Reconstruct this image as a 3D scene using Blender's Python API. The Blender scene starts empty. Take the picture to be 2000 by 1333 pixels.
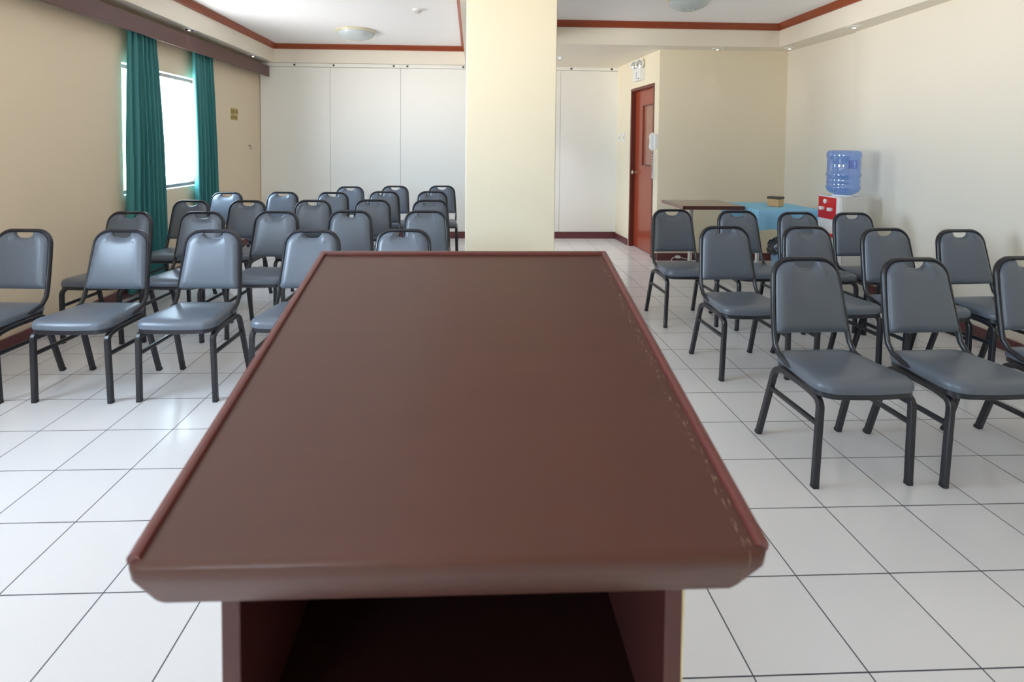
import bpy, bmesh, math, random
from mathutils import Vector, Matrix
random.seed(7)
C = bpy.context.scene.collection
S = bpy.context.scene
PI = math.pi

# ------------------------------------------------------------------ camera
W_PX, F_PX, CX, CY = 2000.0, 1022.695, 962.1766, 323.2182
CAM_H = 1.3359
yaw, pitch, roll = .0398, -.0393, .0083
fw = Vector((math.sin(yaw)*math.cos(pitch), math.cos(yaw)*math.cos(pitch), math.sin(pitch)))
r0 = Vector((math.cos(yaw), -math.sin(yaw), 0)); u0 = r0.cross(fw)
rt = math.cos(roll)*r0 + math.sin(roll)*u0
up = -math.sin(roll)*r0 + math.cos(roll)*u0
cd = bpy.data.cameras.new('camera'); cam = bpy.data.objects.new('camera', cd); C.objects.link(cam)
M = Matrix((rt, up, -fw)).transposed().to_4x4(); M.translation = Vector((0, 0, CAM_H))
cam.matrix_world = M
cd.sensor_width = 36; cd.lens = F_PX/W_PX*36
cd.shift_x = (1000-CX)/W_PX; cd.shift_y = (CY-666.5)/W_PX
cd.clip_start = .02
cd.dof.use_dof = True; cd.dof.focus_distance = 3.2; cd.dof.aperture_fstop = 5.0
S.camera = cam

# ------------------------------------------------------------------ world, daylight, exposure
S.view_settings.view_transform = 'Standard'; S.view_settings.look = 'None'
S.view_settings.gamma = 1; S.view_settings.use_curve_mapping = False
S.view_settings.exposure = 0.88
S.cycles.max_bounces = 14; S.cycles.diffuse_bounces = 10
wd = bpy.data.worlds.new('overcast_sky'); S.world = wd; wd.use_nodes = True
bg = wd.node_tree.nodes['Background']
SKY, SKY_GLOW = 8.0, 16.0
_n = wd.node_tree.nodes; _l = wd.node_tree.links         # pale overcast sky; brighter ground half added to lift the ceiling
_tc = _n.new('ShaderNodeTexCoord'); _sp = _n.new('ShaderNodeSeparateXYZ'); _rp = _n.new('ShaderNodeValToRGB')
_mr = _n.new('ShaderNodeMapRange'); _mr.inputs['From Min'].default_value = -1
_l.new(_tc.outputs['Generated'], _sp.inputs[0]); _l.new(_sp.outputs[2], _mr.inputs['Value']); _l.new(_mr.outputs[0], _rp.inputs[0]); _l.new(_rp.outputs[0], bg.inputs[0])
_vm = _n.new('ShaderNodeVectorMath'); _vm.operation = 'DOT_PRODUCT'; _vm.inputs[1].default_value = Vector((-.87, -.47, .10)).normalized()
_l.new(_tc.outputs['Generated'], _vm.inputs[0])
def _m(op, a, b):                                        # broad bright patch where the sun stands behind thin cloud
    q = _n.new('ShaderNodeMath'); q.operation = op; _l.new(a, q.inputs[0]); q.inputs[1].default_value = b; return q.outputs[0]
_st = _m('ADD', _m('MULTIPLY', _m('POWER', _m('MAXIMUM', _vm.outputs['Value'], 0.0), 10.0), SKY_GLOW), SKY)
_l.new(_st, bg.inputs[1])
_rp.color_ramp.elements[0].position = .47; _rp.color_ramp.elements[0].color = (1.65, 1.62, 1.6, 1)
_rp.color_ramp.elements[1].position = .51; _rp.color_ramp.elements[1].color = (.64, .82, 1.0, 1)

def portal(name, loc, rot, sx, sy):
    l = bpy.data.lights.new(name, 'AREA'); l.shape = 'RECTANGLE'; l.size = sx; l.size_y = sy
    l.cycles.is_portal = True
    o = bpy.data.objects.new(name, l); C.objects.link(o); o.location = loc; o.rotation_euler = rot
    return o
XL, YB, YR = -2.95, 7.43, -1.9           # window wall, partition, wall behind the camera
ZS, ZC = 2.45, 2.70                      # soffit and ceiling heights
WIN = [(4.55, 5.86, .875, 2.01), (1.05, 2.2, .875, 2.05)]        # openings in the window wall (y0,y1,z0,z1)
RWIN = [(-2.3, -1.15, .95, 2.0)]               # openings behind the camera (x0,x1,z0,z1)
for y0, y1, z0, z1 in WIN:
    portal('window_daylight', (XL-.16, (y0+y1)/2, (z0+z1)/2), (0, -PI/2, 0), z1-z0, y1-y0)
for x0, x1, z0, z1 in RWIN:
    portal('window_daylight', ((x0+x1)/2, YR-.16, (z0+z1)/2), (PI/2, 0, 0), x1-x0, z1-z0)

# ------------------------------------------------------------------ materials
def L(r, g, b):                           # sRGB 0-255 -> linear
    f = lambda c: (c/255/12.92) if c/255 <= .04045 else ((c/255+.055)/1.055)**2.4
    return (f(r), f(g), f(b), 1)
def mat(name, col, rough=.5, metal=0, spec=.5, bump=0, bscale=200, var=0, vscale=3, coat=0, emis=None, trans=0, stretch=None):
    m = bpy.data.materials.new(name); m.use_nodes = True
    nt = m.node_tree; b = nt.nodes['Principled BSDF']
    b.inputs['Base Color'].default_value = col; b.inputs['Roughness'].default_value = rough
    b.inputs['Metallic'].default_value = metal; b.inputs['Specular IOR Level'].default_value = spec
    b.inputs['Coat Weight'].default_value = coat; b.inputs['Transmission Weight'].default_value = trans
    if emis: b.inputs['Emission Color'].default_value = emis[0]; b.inputs['Emission Strength'].default_value = emis[1]
    tc = nt.nodes.new('ShaderNodeTexCoord'); src = tc.outputs['Object']
    if stretch:
        mp = nt.nodes.new('ShaderNodeMapping'); mp.inputs['Scale'].default_value = stretch
        nt.links.new(src, mp.inputs[0]); src = mp.outputs[0]
    if var:
        n = nt.nodes.new('ShaderNodeTexNoise'); n.inputs['Scale'].default_value = vscale; n.inputs['Detail'].default_value = 4
        nt.links.new(src, n.inputs['Vector'])
        mx = nt.nodes.new('ShaderNodeMix'); mx.data_type = 'RGBA'
        mx.inputs['A'].default_value = tuple(c*(1-var) for c in col[:3])+(1,)
        mx.inputs['B'].default_value = tuple(min(1, c*(1+var)) for c in col[:3])+(1,)
        nt.links.new(n.outputs['Fac'], mx.inputs['Factor']); nt.links.new(mx.outputs['Result'], b.inputs['Base Color'])
    if bump:
        n = nt.nodes.new('ShaderNodeTexNoise'); n.inputs['Scale'].default_value = bscale; n.inputs['Detail'].default_value = 3
        nt.links.new(src, n.inputs['Vector'])
        bp = nt.nodes.new('ShaderNodeBump'); bp.inputs['Strength'].default_value = bump; bp.inputs['Distance'].default_value = .002
        nt.links.new(n.outputs['Fac'], bp.inputs['Height']); nt.links.new(bp.outputs[0], b.inputs['Normal'])
    return m
CREAM = mat('cream_wall_paint', L(240, 230, 206), .55, bump=.15, bscale=60, var=.02, vscale=1.2)
CREAM_L = mat('tan_wall_paint', L(230, 214, 188), .55, bump=.15, bscale=60, var=.02, vscale=1.2)
CREAM_R = mat('pale_cream_wall_paint', L(243, 237, 224), .5, bump=.15, bscale=60, var=.02, vscale=1.2)
CREAM_P = mat('shaded_cream_pillar_paint', L(226, 217, 194), .5, bump=.15, bscale=60, var=.02, vscale=1.2)  # the walls' cream with shade put into its colour, against overbright light
SOFFIT = mat('cream_soffit_paint', L(240, 233, 218), .6)
CEIL = mat('white_ceiling_paint', L(252, 251, 253), .7)
PART = mat('white_partition_laminate', L(246, 246, 242), .35, var=.015, vscale=2)
CROWN = mat('varnished_red_brown_wood', L(150, 70, 38), .35, var=.25, vscale=6, stretch=(1, 1, 12), bump=.1, bscale=30)
MAROON = mat('maroon_baseboard_tile', L(104, 54, 58), .3, var=.1, vscale=8)
VAL = mat('dark_brown_valance_paint', L(98, 68, 66), .4)
VINYL = mat('grey_vinyl', L(95, 104, 117), .33, spec=.55, bump=.12, bscale=350, var=.04, vscale=5)
PIPING = mat('dark_vinyl_welt', L(52, 56, 62), .45)
BLACK = mat('black_enamelled_steel', L(28, 30, 39), .28, spec=.6, var=.15, vscale=30)
CAP = mat('black_rubber', L(30, 30, 36), .5)
TEAL = mat('teal_curtain_cloth', L(72, 142, 144), .5, spec=.3, bump=.2, bscale=400)
def _cloth_glow(m, col, f):                                # thin cloth: lets some daylight through
    nt = m.node_tree; out = nt.nodes['Material Output']; b = nt.nodes['Principled BSDF']
    t = nt.nodes.new('ShaderNodeBsdfTranslucent'); t.inputs[0].default_value = col
    x = nt.nodes.new('ShaderNodeMixShader'); x.inputs[0].default_value = f
    nt.links.new(b.outputs[0], x.inputs[1]); nt.links.new(t.outputs[0], x.inputs[2]); nt.links.new(x.outputs[0], out.inputs[0])
_cloth_glow(TEAL, L(110, 165, 165), .09)
DARKFR = mat('bronze_window_frame', L(78, 66, 62), .4)
WHITEP = mat('white_plastic', L(236, 238, 238), .3)
OFFW = mat('off_white_steel', L(205, 203, 198), .35)
WREV = mat('white_reveal_paint', L(240, 240, 238), .5)
RED = mat('red_plastic', L(205, 12, 18), .22, spec=.6)
DOORM = mat('red_brown_door_varnish', L(158, 66, 40), .28, var=.12, vscale=5, stretch=(1, 1, .15), coat=.3)
DFRM = mat('dark_brown_door_frame', L(104, 46, 34), .35)
METAL = mat('brushed_metal', L(200, 190, 170), .25, metal=1)
TABLEW = mat('brown_table_laminate', L(128, 84, 74), .16, coat=.4, var=.12, vscale=6, stretch=(1, 8, 1))
TAB_E = mat('dark_table_edge', L(86, 50, 44), .4)
CLOTH = mat('light_blue_tablecloth', L(146, 208, 246), .75, spec=.2, bump=.15, bscale=300)
BINM = mat('blue_grey_bin_plastic', L(120, 150, 176), .35)
BAG = mat('black_plastic_bag', L(14, 18, 34), .18, spec=.7, bump=1.0, bscale=45)
BOXW = mat('light_wicker', L(222, 184, 132), .6, var=.2, vscale=60, bump=.6, bscale=180)
BOXL = mat('dark_box_lid', L(84, 76, 62), .5)
SCREW = mat('dark_screw_heads', L(50, 44, 40), .5)
YELL = mat('faded_yellow_sticker_print', L(132, 112, 34), .5)
YELLB = mat('faded_yellow_sticker', L(190, 170, 112), .55)
GLOW = mat('frosted_lamp_glass', L(196, 206, 208), .25, var=.06, vscale=18)
BRASS = mat('cream_lamp_rim', L(216, 208, 180), .3)
CHROME = mat('chrome_reflector', L(225, 228, 230), .12, metal=1)
LWOOD = mat('lectern_side_varnish', L(80, 44, 42), .35, var=.12, vscale=4, stretch=(1, 1, .2))
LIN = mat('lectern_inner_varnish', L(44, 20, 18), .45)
PALE = mat('bare_chipped_edge', L(210, 196, 150), .7, var=.2, vscale=60)

def glass_mat(name, col, gloss=.08, diff=0, dcol=None):
    m = bpy.data.materials.new(name); m.use_nodes = True; nt = m.node_tree; nt.nodes.clear()
    o = nt.nodes.new('ShaderNodeOutputMaterial'); t = nt.nodes.new('ShaderNodeBsdfTransparent'); t.inputs[0].default_value = col
    g = nt.nodes.new('ShaderNodeBsdfGlossy'); g.inputs['Roughness'].default_value = .05
    fr = nt.nodes.new('ShaderNodeFresnel'); fr.inputs[0].default_value = 1.45
    mu = nt.nodes.new('ShaderNodeMath'); mu.operation = 'MULTIPLY_ADD'; mu.inputs[1].default_value = .9; mu.inputs[2].default_value = gloss*.3
    nt.links.new(fr.outputs[0], mu.inputs[0])
    ge = nt.nodes.new('ShaderNodeNewGeometry'); iv = nt.nodes.new('ShaderNodeMath'); iv.operation = 'SUBTRACT'; iv.inputs[0].default_value = 1
    nt.links.new(ge.outputs['Backfacing'], iv.inputs[1])
    fm = nt.nodes.new('ShaderNodeMath'); fm.operation = 'MULTIPLY'; nt.links.new(mu.outputs[0], fm.inputs[0]); nt.links.new(iv.outputs[0], fm.inputs[1])
    last = t
    if diff:
        d = nt.nodes.new('ShaderNodeBsdfDiffuse'); d.inputs[0].default_value = dcol
        tl = nt.nodes.new('ShaderNodeBsdfTranslucent'); tl.inputs[0].default_value = dcol
        md = nt.nodes.new('ShaderNodeMixShader'); nt.links.new(d.outputs[0], md.inputs[1]); nt.links.new(tl.outputs[0], md.inputs[2])
        mm = nt.nodes.new('ShaderNodeMixShader'); mm.inputs[0].default_value = diff
        nt.links.new(t.outputs[0], mm.inputs[1]); nt.links.new(md.outputs[0], mm.inputs[2]); last = mm
    mx = nt.nodes.new('ShaderNodeMixShader'); nt.links.new(fm.outputs[0], mx.inputs[0])
    nt.links.new(last.outputs[0], mx.inputs[1]); nt.links.new(g.outputs[0], mx.inputs[2]); nt.links.new(mx.outputs[0], o.inputs[0])
    return m
GLASS = glass_mat('clear_window_glass', (.97, .98, .98, 1))
DGLASS = glass_mat('door_glass_painted_reflection', (.05, .04, .035, 1), .2, .92, L(226, 168, 142))  # orange-pink reflection painted into the pane as diffuse colour
BOTTLE = glass_mat('blue_bottle_plastic', (.60, .78, 1.0, 1), .5, .34, L(120, 166, 250))

# floor: square white tiles, 0.30 m, thin dark joints
def tile_mat():
    m = bpy.data.materials.new('white_floor_tile'); m.use_nodes = True; nt = m.node_tree; b = nt.nodes['Principled BSDF']
    tc = nt.nodes.new('ShaderNodeTexCoord'); sep = nt.nodes.new('ShaderNodeSeparateXYZ'); nt.links.new(tc.outputs['Object'], sep.inputs[0])
    def mth(op, a, v=None, w=None):
        n = nt.nodes.new('ShaderNodeMath'); n.operation = op
        for i, q in enumerate((a, v, w)):
            if q is None: continue
            if isinstance(q, (int, float)): n.inputs[i].default_value = q
            else: nt.links.new(q, n.inputs[i])
        return n.outputs[0]
    def dist(ax, off):
        t = mth('ADD', sep.outputs[ax], off); t = mth('DIVIDE', t, .3); f = mth('FRACT', t)
        f = mth('SUBTRACT', f, .5); f = mth('ABSOLUTE', f); return mth('SUBTRACT', .5, f), mth('FLOOR', t)
    dx, ix = dist(0, 4.6038*.3+6); dy, iy = dist(1, -5.1434*.3+6)
    d = mth('MINIMUM', dx, dy)
    ln = mth('LESS_THAN', d, .0068)
    # per tile tone
    cmb = nt.nodes.new('ShaderNodeCombineXYZ'); nt.links.new(ix, cmb.inputs[0]); nt.links.new(iy, cmb.inputs[1])
    wn = nt.nodes.new('ShaderNodeTexWhiteNoise'); wn.noise_dimensions = '2D'; nt.links.new(cmb.outputs[0], wn.inputs['Vector'])
    ns = nt.nodes.new('ShaderNodeTexNoise'); ns.inputs['Scale'].default_value = 160; ns.inputs['Detail'].default_value = 2
    nt.links.new(tc.outputs['Object'], ns.inputs['Vector'])
    s = mth('MULTIPLY_ADD', wn.outputs['Value'], .035, .965); s = mth('MULTIPLY_ADD', ns.outputs['Fac'], .05, s); s = mth('SUBTRACT', s, .025)
    mx0 = nt.nodes.new('ShaderNodeMix'); mx0.data_type = 'RGBA'; mx0.blend_type = 'MULTIPLY'; mx0.inputs['Factor'].default_value = 1
    mx0.inputs['A'].default_value = L(226, 227, 231); nt.links.new(s, mx0.inputs['B'])
    mx = nt.nodes.new('ShaderNodeMix'); mx.data_type = 'RGBA'; nt.links.new(ln, mx.inputs['Factor'])
    nt.links.new(mx0.outputs['Result'], mx.inputs['A']); mx.inputs['B'].default_value = L(70, 72, 84)
    nt.links.new(mx.outputs['Result'], b.inputs['Base Color'])
    rg = mth('MULTIPLY_ADD', ln, .5, .2); nt.links.new(rg, b.inputs['Roughness'])
    n2 = nt.nodes.new('ShaderNodeTexNoise'); n2.inputs['Scale'].default_value = 9; nt.links.new(tc.outputs['Object'], n2.inputs['Vector'])
    h = mth('MULTIPLY_ADD', n2.outputs['Fac'], .35, mth('MULTIPLY', ln, -1.0))
    bp = nt.nodes.new('ShaderNodeBump'); bp.inputs['Strength'].default_value = .25; bp.inputs['Distance'].default_value = .002
    nt.links.new(h, bp.inputs['Height']); nt.links.new(bp.outputs[0], b.inputs['Normal'])
    return m
TILE = tile_mat()

# lectern top: brown varnish with pale scratches beside the right-hand edging
def top_mat():
    m = mat('brown_lectern_varnish', L(84, 50, 42), .33, var=.1, vscale=5, stretch=(1, 6, 1), bump=.08, bscale=120)
    nt = m.node_tree; b = nt.nodes['Principled BSDF']
    src = b.inputs['Base Color'].links[0].from_socket
    tc = nt.nodes.new('ShaderNodeTexCoord'); mp = nt.nodes.new('ShaderNodeMapping'); mp.inputs['Scale'].default_value = (900, 70, 1)
    nt.links.new(tc.outputs['Object'], mp.inputs[0])
    n = nt.nodes.new('ShaderNodeTexNoise'); n.inputs['Scale'].default_value = 1; n.inputs['Detail'].default_value = 2; nt.links.new(mp.outputs[0], n.inputs['Vector'])
    gt = nt.nodes.new('ShaderNodeMath'); gt.operation = 'GREATER_THAN'; gt.inputs[1].default_value = .655; nt.links.new(n.outputs['Fac'], gt.inputs[0])
    sp = nt.nodes.new('ShaderNodeSeparateXYZ'); nt.links.new(tc.outputs['Object'], sp.inputs[0])
    cp = nt.nodes.new('ShaderNodeMath'); cp.operation = 'COMPARE'; cp.inputs[1].default_value = .281; cp.inputs[2].default_value = .005
    nt.links.new(sp.outputs[0], cp.inputs[0])
    mu = nt.nodes.new('ShaderNodeMath'); mu.operation = 'MULTIPLY'; nt.links.new(gt.outputs[0], mu.inputs[0]); nt.links.new(cp.outputs[0], mu.inputs[1])
    mx = nt.nodes.new('ShaderNodeMix'); mx.data_type = 'RGBA'; nt.links.new(mu.outputs[0], mx.inputs['Factor'])
    nt.links.new(src, mx.inputs['A']); mx.inputs['B'].default_value = L(190, 165, 140)
    nt.links.new(mx.outputs['Result'], b.inputs['Base Color'])
    return m
LTOP = top_mat()
LIPM = mat('red_brown_edging_varnish', L(104, 52, 50), .24, var=.1, vscale=30, bump=.15, bscale=60, coat=.3)

# ------------------------------------------------------------------ helpers
def obj(name, bm, m, parent=None, smooth=True, bevel=0, seg=2):
    me = bpy.data.meshes.new(name); bmesh.ops.recalc_face_normals(bm, faces=bm.faces); bm.to_mesh(me); bm.free()
    for mm in (m if isinstance(m, (list, tuple)) else [m]): me.materials.append(mm)
    o = bpy.data.objects.new(name, me); C.objects.link(o)
    if parent: o.parent = parent
    if smooth:
        for p in me.polygons: p.use_smooth = True
        try: me.set_sharp_from_angle(angle=math.radians(38))
        except Exception: pass
    if bevel:
        b = o.modifiers.new('bevel', 'BEVEL'); b.width = bevel; b.segments = seg; b.limit_method = 'ANGLE'; b.angle_limit = math.radians(40)
    return o
def tag(o, label=None, cat=None, group=None, kind=None):
    if label: o['label'] = label
    if cat: o['category'] = cat
    if group: o['group'] = group
    if kind: o['kind'] = kind
    return o
def empty(name, loc=(0, 0, 0), rz=0, **k):
    o = bpy.data.objects.new(name, None); C.objects.link(o); o.location = loc; o.rotation_euler = (0, 0, rz); o.empty_display_size = .1
    return tag(o, **k)
def struct(o, label, cat='wall'):
    return tag(o, label, cat, None, 'structure')
def box(bm, x0, x1, y0, y1, z0, z1, mi=0):
    v = [bm.verts.new(p) for p in ((x0, y0, z0), (x1, y0, z0), (x1, y1, z0), (x0, y1, z0), (x0, y0, z1), (x1, y0, z1), (x1, y1, z1), (x0, y1, z1))]
    for f in ((0, 3, 2, 1), (4, 5, 6, 7), (0, 1, 5, 4), (1, 2, 6, 5), (2, 3, 7, 6), (3, 0, 4, 7)):
        fc = bm.faces.new([v[i] for i in f]); fc.material_index = mi
    return bm
def boxm(*a): return box(bmesh.new(), *a)
def lathe(bm, prof, seg=32, c=(0, 0, 0), axis='Z'):
    rings = []
    for r, h in prof:
        ring = []
        for i in range(seg):
            a = 2*PI*i/seg
            p = (r*math.cos(a), r*math.sin(a), h)
            if axis == 'Y': p = (p[0], p[2], p[1])
            if axis == 'X': p = (p[2], p[0], p[1])
            ring.append(bm.verts.new((p[0]+c[0], p[1]+c[1], p[2]+c[2])))
        rings.append(ring)
    for a, b in zip(rings, rings[1:]):
        for i in range(seg): bm.faces.new((a[i], a[(i+1) % seg], b[(i+1) % seg], b[i]))
    bm.faces.new(rings[0]); bm.faces.new(rings[-1])
    return bm
def sweep(bm, pts, w, h=None, nseg=8, power=4, hint=Vector((1, 0, 0)), caps=True):
    """tube of rounded-square section w x h along pts; the hint fixes the section's w axis"""
    h = h or w; pts = [Vector(p) for p in pts]; rings = []
    for i, p in enumerate(pts):
        t = (pts[min(i+1, len(pts)-1)]-pts[max(i-1, 0)]).normalized()
        a = (hint - t*hint.dot(t))
        if a.length < 1e-4: a = Vector((0, 1, 0)) - t*t.y
        a.normalize(); b = t.cross(a)
        ring = []
        for k in range(nseg):
            th = 2*PI*(k+.5)/nseg; c_, s_ = math.cos(th), math.sin(th)
            if power: q = (abs(c_)**power+abs(s_)**power)**(-1/power)
            else:                                                   # square with chamfered edges
                q = 1; c_, s_ = [(1, .74), (.74, 1), (-.74, 1), (-1, .74), (-1, -.74), (-.74, -1), (.74, -1), (1, -.74)][k % 8]
            ring.append(bm.verts.new(p + a*(c_*q*w/2) + b*(s_*q*h/2)))
        rings.append(ring)
    for x, y in zip(rings, rings[1:]):
        for k in range(nseg): bm.faces.new((x[k], x[(k+1) % nseg], y[(k+1) % nseg], y[k]))
    if caps: bm.faces.new(rings[0]); bm.faces.new(rings[-1])
    return bm
def rounded(pts, rads, n=6):
    """polyline with its inner corners rounded"""
    out = [Vector(pts[0])]
    for i in range(1, len(pts)-1):
        a, b, c = Vector(pts[i-1]), Vector(pts[i]), Vector(pts[i+1]); r = rads[i-1]
        u, v = (a-b), (c-b); r1 = min(r, u.length*.49, v.length*.49); u.normalize(); v.normalize()
        p0, p1 = b+u*r1, b+v*r1
        for k in range(n+1):
            t = k/n; out.append(p0*(1-t)**2 + b*2*t*(1-t) + p1*t*t)
    out.append(Vector(pts[-1])); return out

# ------------------------------------------------------------------ the room
struct(obj('floor', boxm(XL-.3, 4.2, YR-.3, YB+.3, -.12, 0), TILE, smooth=False), 'floor of square white tiles with thin dark joints', 'floor')

def wall_with_holes(name, axis, pos, thick, a0, a1, z0, z1, holes, m, label):
    """axis 'X': wall plane x=pos running along y; axis 'Y': plane y=pos running along x; thickness goes outward (sign)"""
    bm = bmesh.new(); cuts = sorted(holes)
    def bx(p, q, r, s):
        if q-p < 1e-4 or s-r < 1e-4: return
        lo, hi = sorted((pos, pos+thick))
        if axis == 'X': box(bm, lo, hi, p, q, r, s)
        else: box(bm, p, q, lo, hi, r, s)
    cur = a0
    for (p, q, r, s) in cuts:
        bx(cur, p, z0, z1); bx(p, q, z0, r); bx(p, q, s, z1); cur = q
    bx(cur, a1, z0, z1)
    return struct(obj(name, bm, m, smooth=False), label)
wall_with_holes('wall_left', 'X', XL, -.16, YR-.16, YB+.2, 0, 2.9, WIN, CREAM_L, 'tan painted wall with the curtained window')
wall_with_holes('wall_rear', 'Y', YR, -.16, XL, 4.1, 0, 2.9, RWIN, CREAM, 'cream wall behind the lectern side of the room')
struct(obj('wall_back', boxm(XL-.1, 4.1, YB+.06, YB+.2, 0, 2.9), CREAM, smooth=False), 'cream wall above the white partition')
# door wall (slightly out of square) + wall behind the tables
DA, DB = Vector((2.07, YB+.06)), Vector((2.16, 6.00))
dd = (DA-DB).normalized(); dn = Vector((-dd.y, dd.x))           # dn points into the room (-x)
if dn.x > 0: dn = -dn
def DW(s, d, z):                                                  # point on the door wall: s metres from the near corner, d out of the wall
    p = DB + dd*s + dn*d; return (p.x, p.y, z)
def dbox(bm, s0, s1, d0, d1, z0, z1, mi=0):
    v = [bm.verts.new(DW(*p)) for p in ((s0, d0, z0), (s1, d0, z0), (s1, d1, z0), (s0, d1, z0), (s0, d0, z1), (s1, d0, z1), (s1, d1, z1), (s0, d1, z1))]
    for f in ((0, 3, 2, 1), (4, 5, 6, 7), (0, 1, 5, 4), (1, 2, 6, 5), (2, 3, 7, 6), (3, 0, 4, 7)): bm.faces.new([v[i] for i in f]).material_index = mi
    return bm
DS0, DS1, DZ = .13, .90, 2.085
bm = bmesh.new(); WLEN = (DA-DB).length
for a in ((0, DS0, -.14, 0, 0, 2.9), (DS1, WLEN, -.14, 0, 0, 2.9), (DS0, DS1, -.14, 0, DZ, 2.9)): dbox(bm, *a)
struct(obj('wall_door', bm, CREAM, smooth=False), 'short cream side wall holding the brown door')
struct(obj('wall_alcove', boxm(2.16, 4.1, 6.00, 6.14, 0, 2.9), CREAM, smooth=False), 'cream wall behind the brown and blue tables')
struct(obj('wall_sky_block', boxm(3.95, 4.1, 6.14, YB+.2, 0, 2.9), CREAM, smooth=False), 'unseen wall added outside the door to block sky light')  # added out of view to keep sky light off the back of the door glass
bm = bmesh.new()
P = [(3.67, 6.0), (3.71, 4.98), (3.68, 4.94), (3.53, 3.0), (3.53, YR-.16)]
Q = [(4.1, 6.0), (4.1, 4.98), (4.1, 4.94), (4.1, 3.0), (4.1, YR-.16)]
for (a, b, c, d) in zip(P, P[1:], Q, Q[1:]):
    vs = [bm.verts.new((x, y, z)) for z in (0, 2.9) for x, y in (a, b, d, c)]
    for f in ((0, 1, 2, 3), (4, 5, 6, 7), (0, 1, 5, 4), (1, 2, 6, 5), (2, 3, 7, 6), (3, 0, 4, 7)): bm.faces.new([vs[i] for i in f])
bmesh.ops.remove_doubles(bm, verts=bm.verts, dist=1e-5)
struct(obj('wall_right', bm, CREAM_R, smooth=False), 'pale cream wall behind the water dispenser')
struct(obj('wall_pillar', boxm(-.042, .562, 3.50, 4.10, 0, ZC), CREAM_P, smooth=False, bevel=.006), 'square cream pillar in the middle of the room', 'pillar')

# ceiling: white coffers between cream soffits
CO = [(-2.74, -.10, -1.2, 7.38), (.62, 3.42, -1.2, 5.76)]
bm = bmesh.new()
box(bm, XL-.1, 4.1, YR-.16, YB+.2, ZC, ZC+.15, 0)
def sof(x0, x1, y0, y1): box(bm, x0, x1, y0, y1, ZS, ZC-.0005, 1)
sof(XL, CO[0][0], YR, YB+.05); sof(CO[0][1], CO[1][0], YR, YB+.05); sof(CO[1][1], 4.1, YR, YB+.05)
sof(CO[0][0], CO[0][1], YR, -1.2); sof(CO[0][0], CO[0][1], 7.38, YB+.05)
sof(CO[1][0], CO[1][1], YR, -1.2); sof(CO[1][0], CO[1][1], 5.76, YB+.05)
struct(obj('ceiling', bm, [CEIL, SOFFIT], smooth=False), 'white ceiling with two sunken panels between cream soffits', 'ceiling')
def crown(n, x0, x1, y0, y1):
    prof = [(0, ZC-.0005), (.052, ZC-.0005), (.052, ZC-.012), (.036, ZC-.026), (.022, ZC-.044), (.014, ZC-.056), (.014, ZC-.066), (0, ZC-.066)]
    bm = bmesh.new(); loops = []
    for d, z in prof:
        loops.append([bm.verts.new(p) for p in ((x0+d, y0+d, z), (x1-d, y0+d, z), (x1-d, y1-d, z), (x0+d, y1-d, z))])
    for a, b in zip(loops, loops[1:]+loops[:1]):
        for i in range(4): bm.faces.new((a[i], a[(i+1) % 4], b[(i+1) % 4], b[i]))
    struct(obj('trim_%d' % n, bm, CROWN, smooth=False), 'red-brown wooden crown moulding round the %s sunken ceiling panel' % ('left' if n == 1 else 'right'), 'crown moulding')
crown(1, *CO[0]); crown(2, *CO[1])

# baseboards
def bb(name, m, label, *boxes):
    bm = bmesh.new()
    for b in boxes: box(bm, *b)
    struct(obj(name, bm, m, smooth=False), label, 'baseboard')
bb('baseboard_left', MAROON, 'dark maroon baseboard along the window wall', (XL, XL+.02, YR, YB-.03, 0, .085))
bb('baseboard_alcove', MAROON, 'maroon baseboard behind the tables', (2.17, 3.67, 5.98, 6.0, 0, .085))
bm = bmesh.new()
for s0, s1 in ((-.01, DS0-.03), (DS1+.03, WLEN-.08)): dbox(bm, s0, s1, 0, .015, 0, .085)
struct(obj('baseboard_door', bm, MAROON, smooth=False), 'maroon baseboard either side of the door', 'baseboard')
bm = bmesh.new()
for a, b in zip(P, P[1:]):
    vs = [bm.verts.new((x-o, y, z)) for z in (0, .085) for x, y, o in ((a[0], a[1], 0), (b[0], b[1], 0), (b[0], b[1], .018), (a[0], a[1], .018))]
    for f in ((0, 1, 2, 3), (4, 5, 6, 7), (0, 1, 5, 4), (1, 2, 6, 5), (2, 3, 7, 6), (3, 0, 4, 7)): bm.faces.new([vs[i] for i in f])
struct(obj('baseboard_right', bm, MAROON, smooth=False), 'red-maroon baseboard along the right wall', 'baseboard')

# partition: white panels hung across the far end
seams = [XL+.005, -1.985, -1.005, -.02, 1.255, 2.10]
plabel = ['first white partition panel, beside the window wall', 'second white partition panel from the window wall, behind the back row',
          'third white partition panel, just left of the pillar', 'white partition panel mostly hidden behind the pillar', 'white partition panel between the pillar and the door wall']
screws = [[-2.47], [-1.93], [-1.10, -.91, -.13], [], [1.40, 1.98]]
for i in range(5):
    x0, x1 = seams[i]+.0018, seams[i+1]-.0018
    p = empty('partition_panel', ((x0+x1)/2, YB, 0), label=plabel[i], cat='partition panel', group='white partition panels across the far end')
    w = (x1-x0)/2
    obj('board', boxm(-w, w, 0, .04, .095, 2.395), PART, p, smooth=False, bevel=.002)
    obj('top_rail', boxm(-w-.0018, w+.0018, -.006, .04, 2.40, 2.448), PART, p, smooth=False)
    o = obj('skirting', boxm(-w-.0018, w+.0018, -.012, .04, 0, .09), MAROON, p, smooth=False); o['label'] = 'maroon skirting strip'
    for sx in screws[i]:
        obj('screw', lathe(bmesh.new(), [(.003, -.010), (.013, -.009), (.013, 0)], 12, (sx-(x0+x1)/2, -.006, 2.424), 'Y'), SCREW, p)

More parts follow.
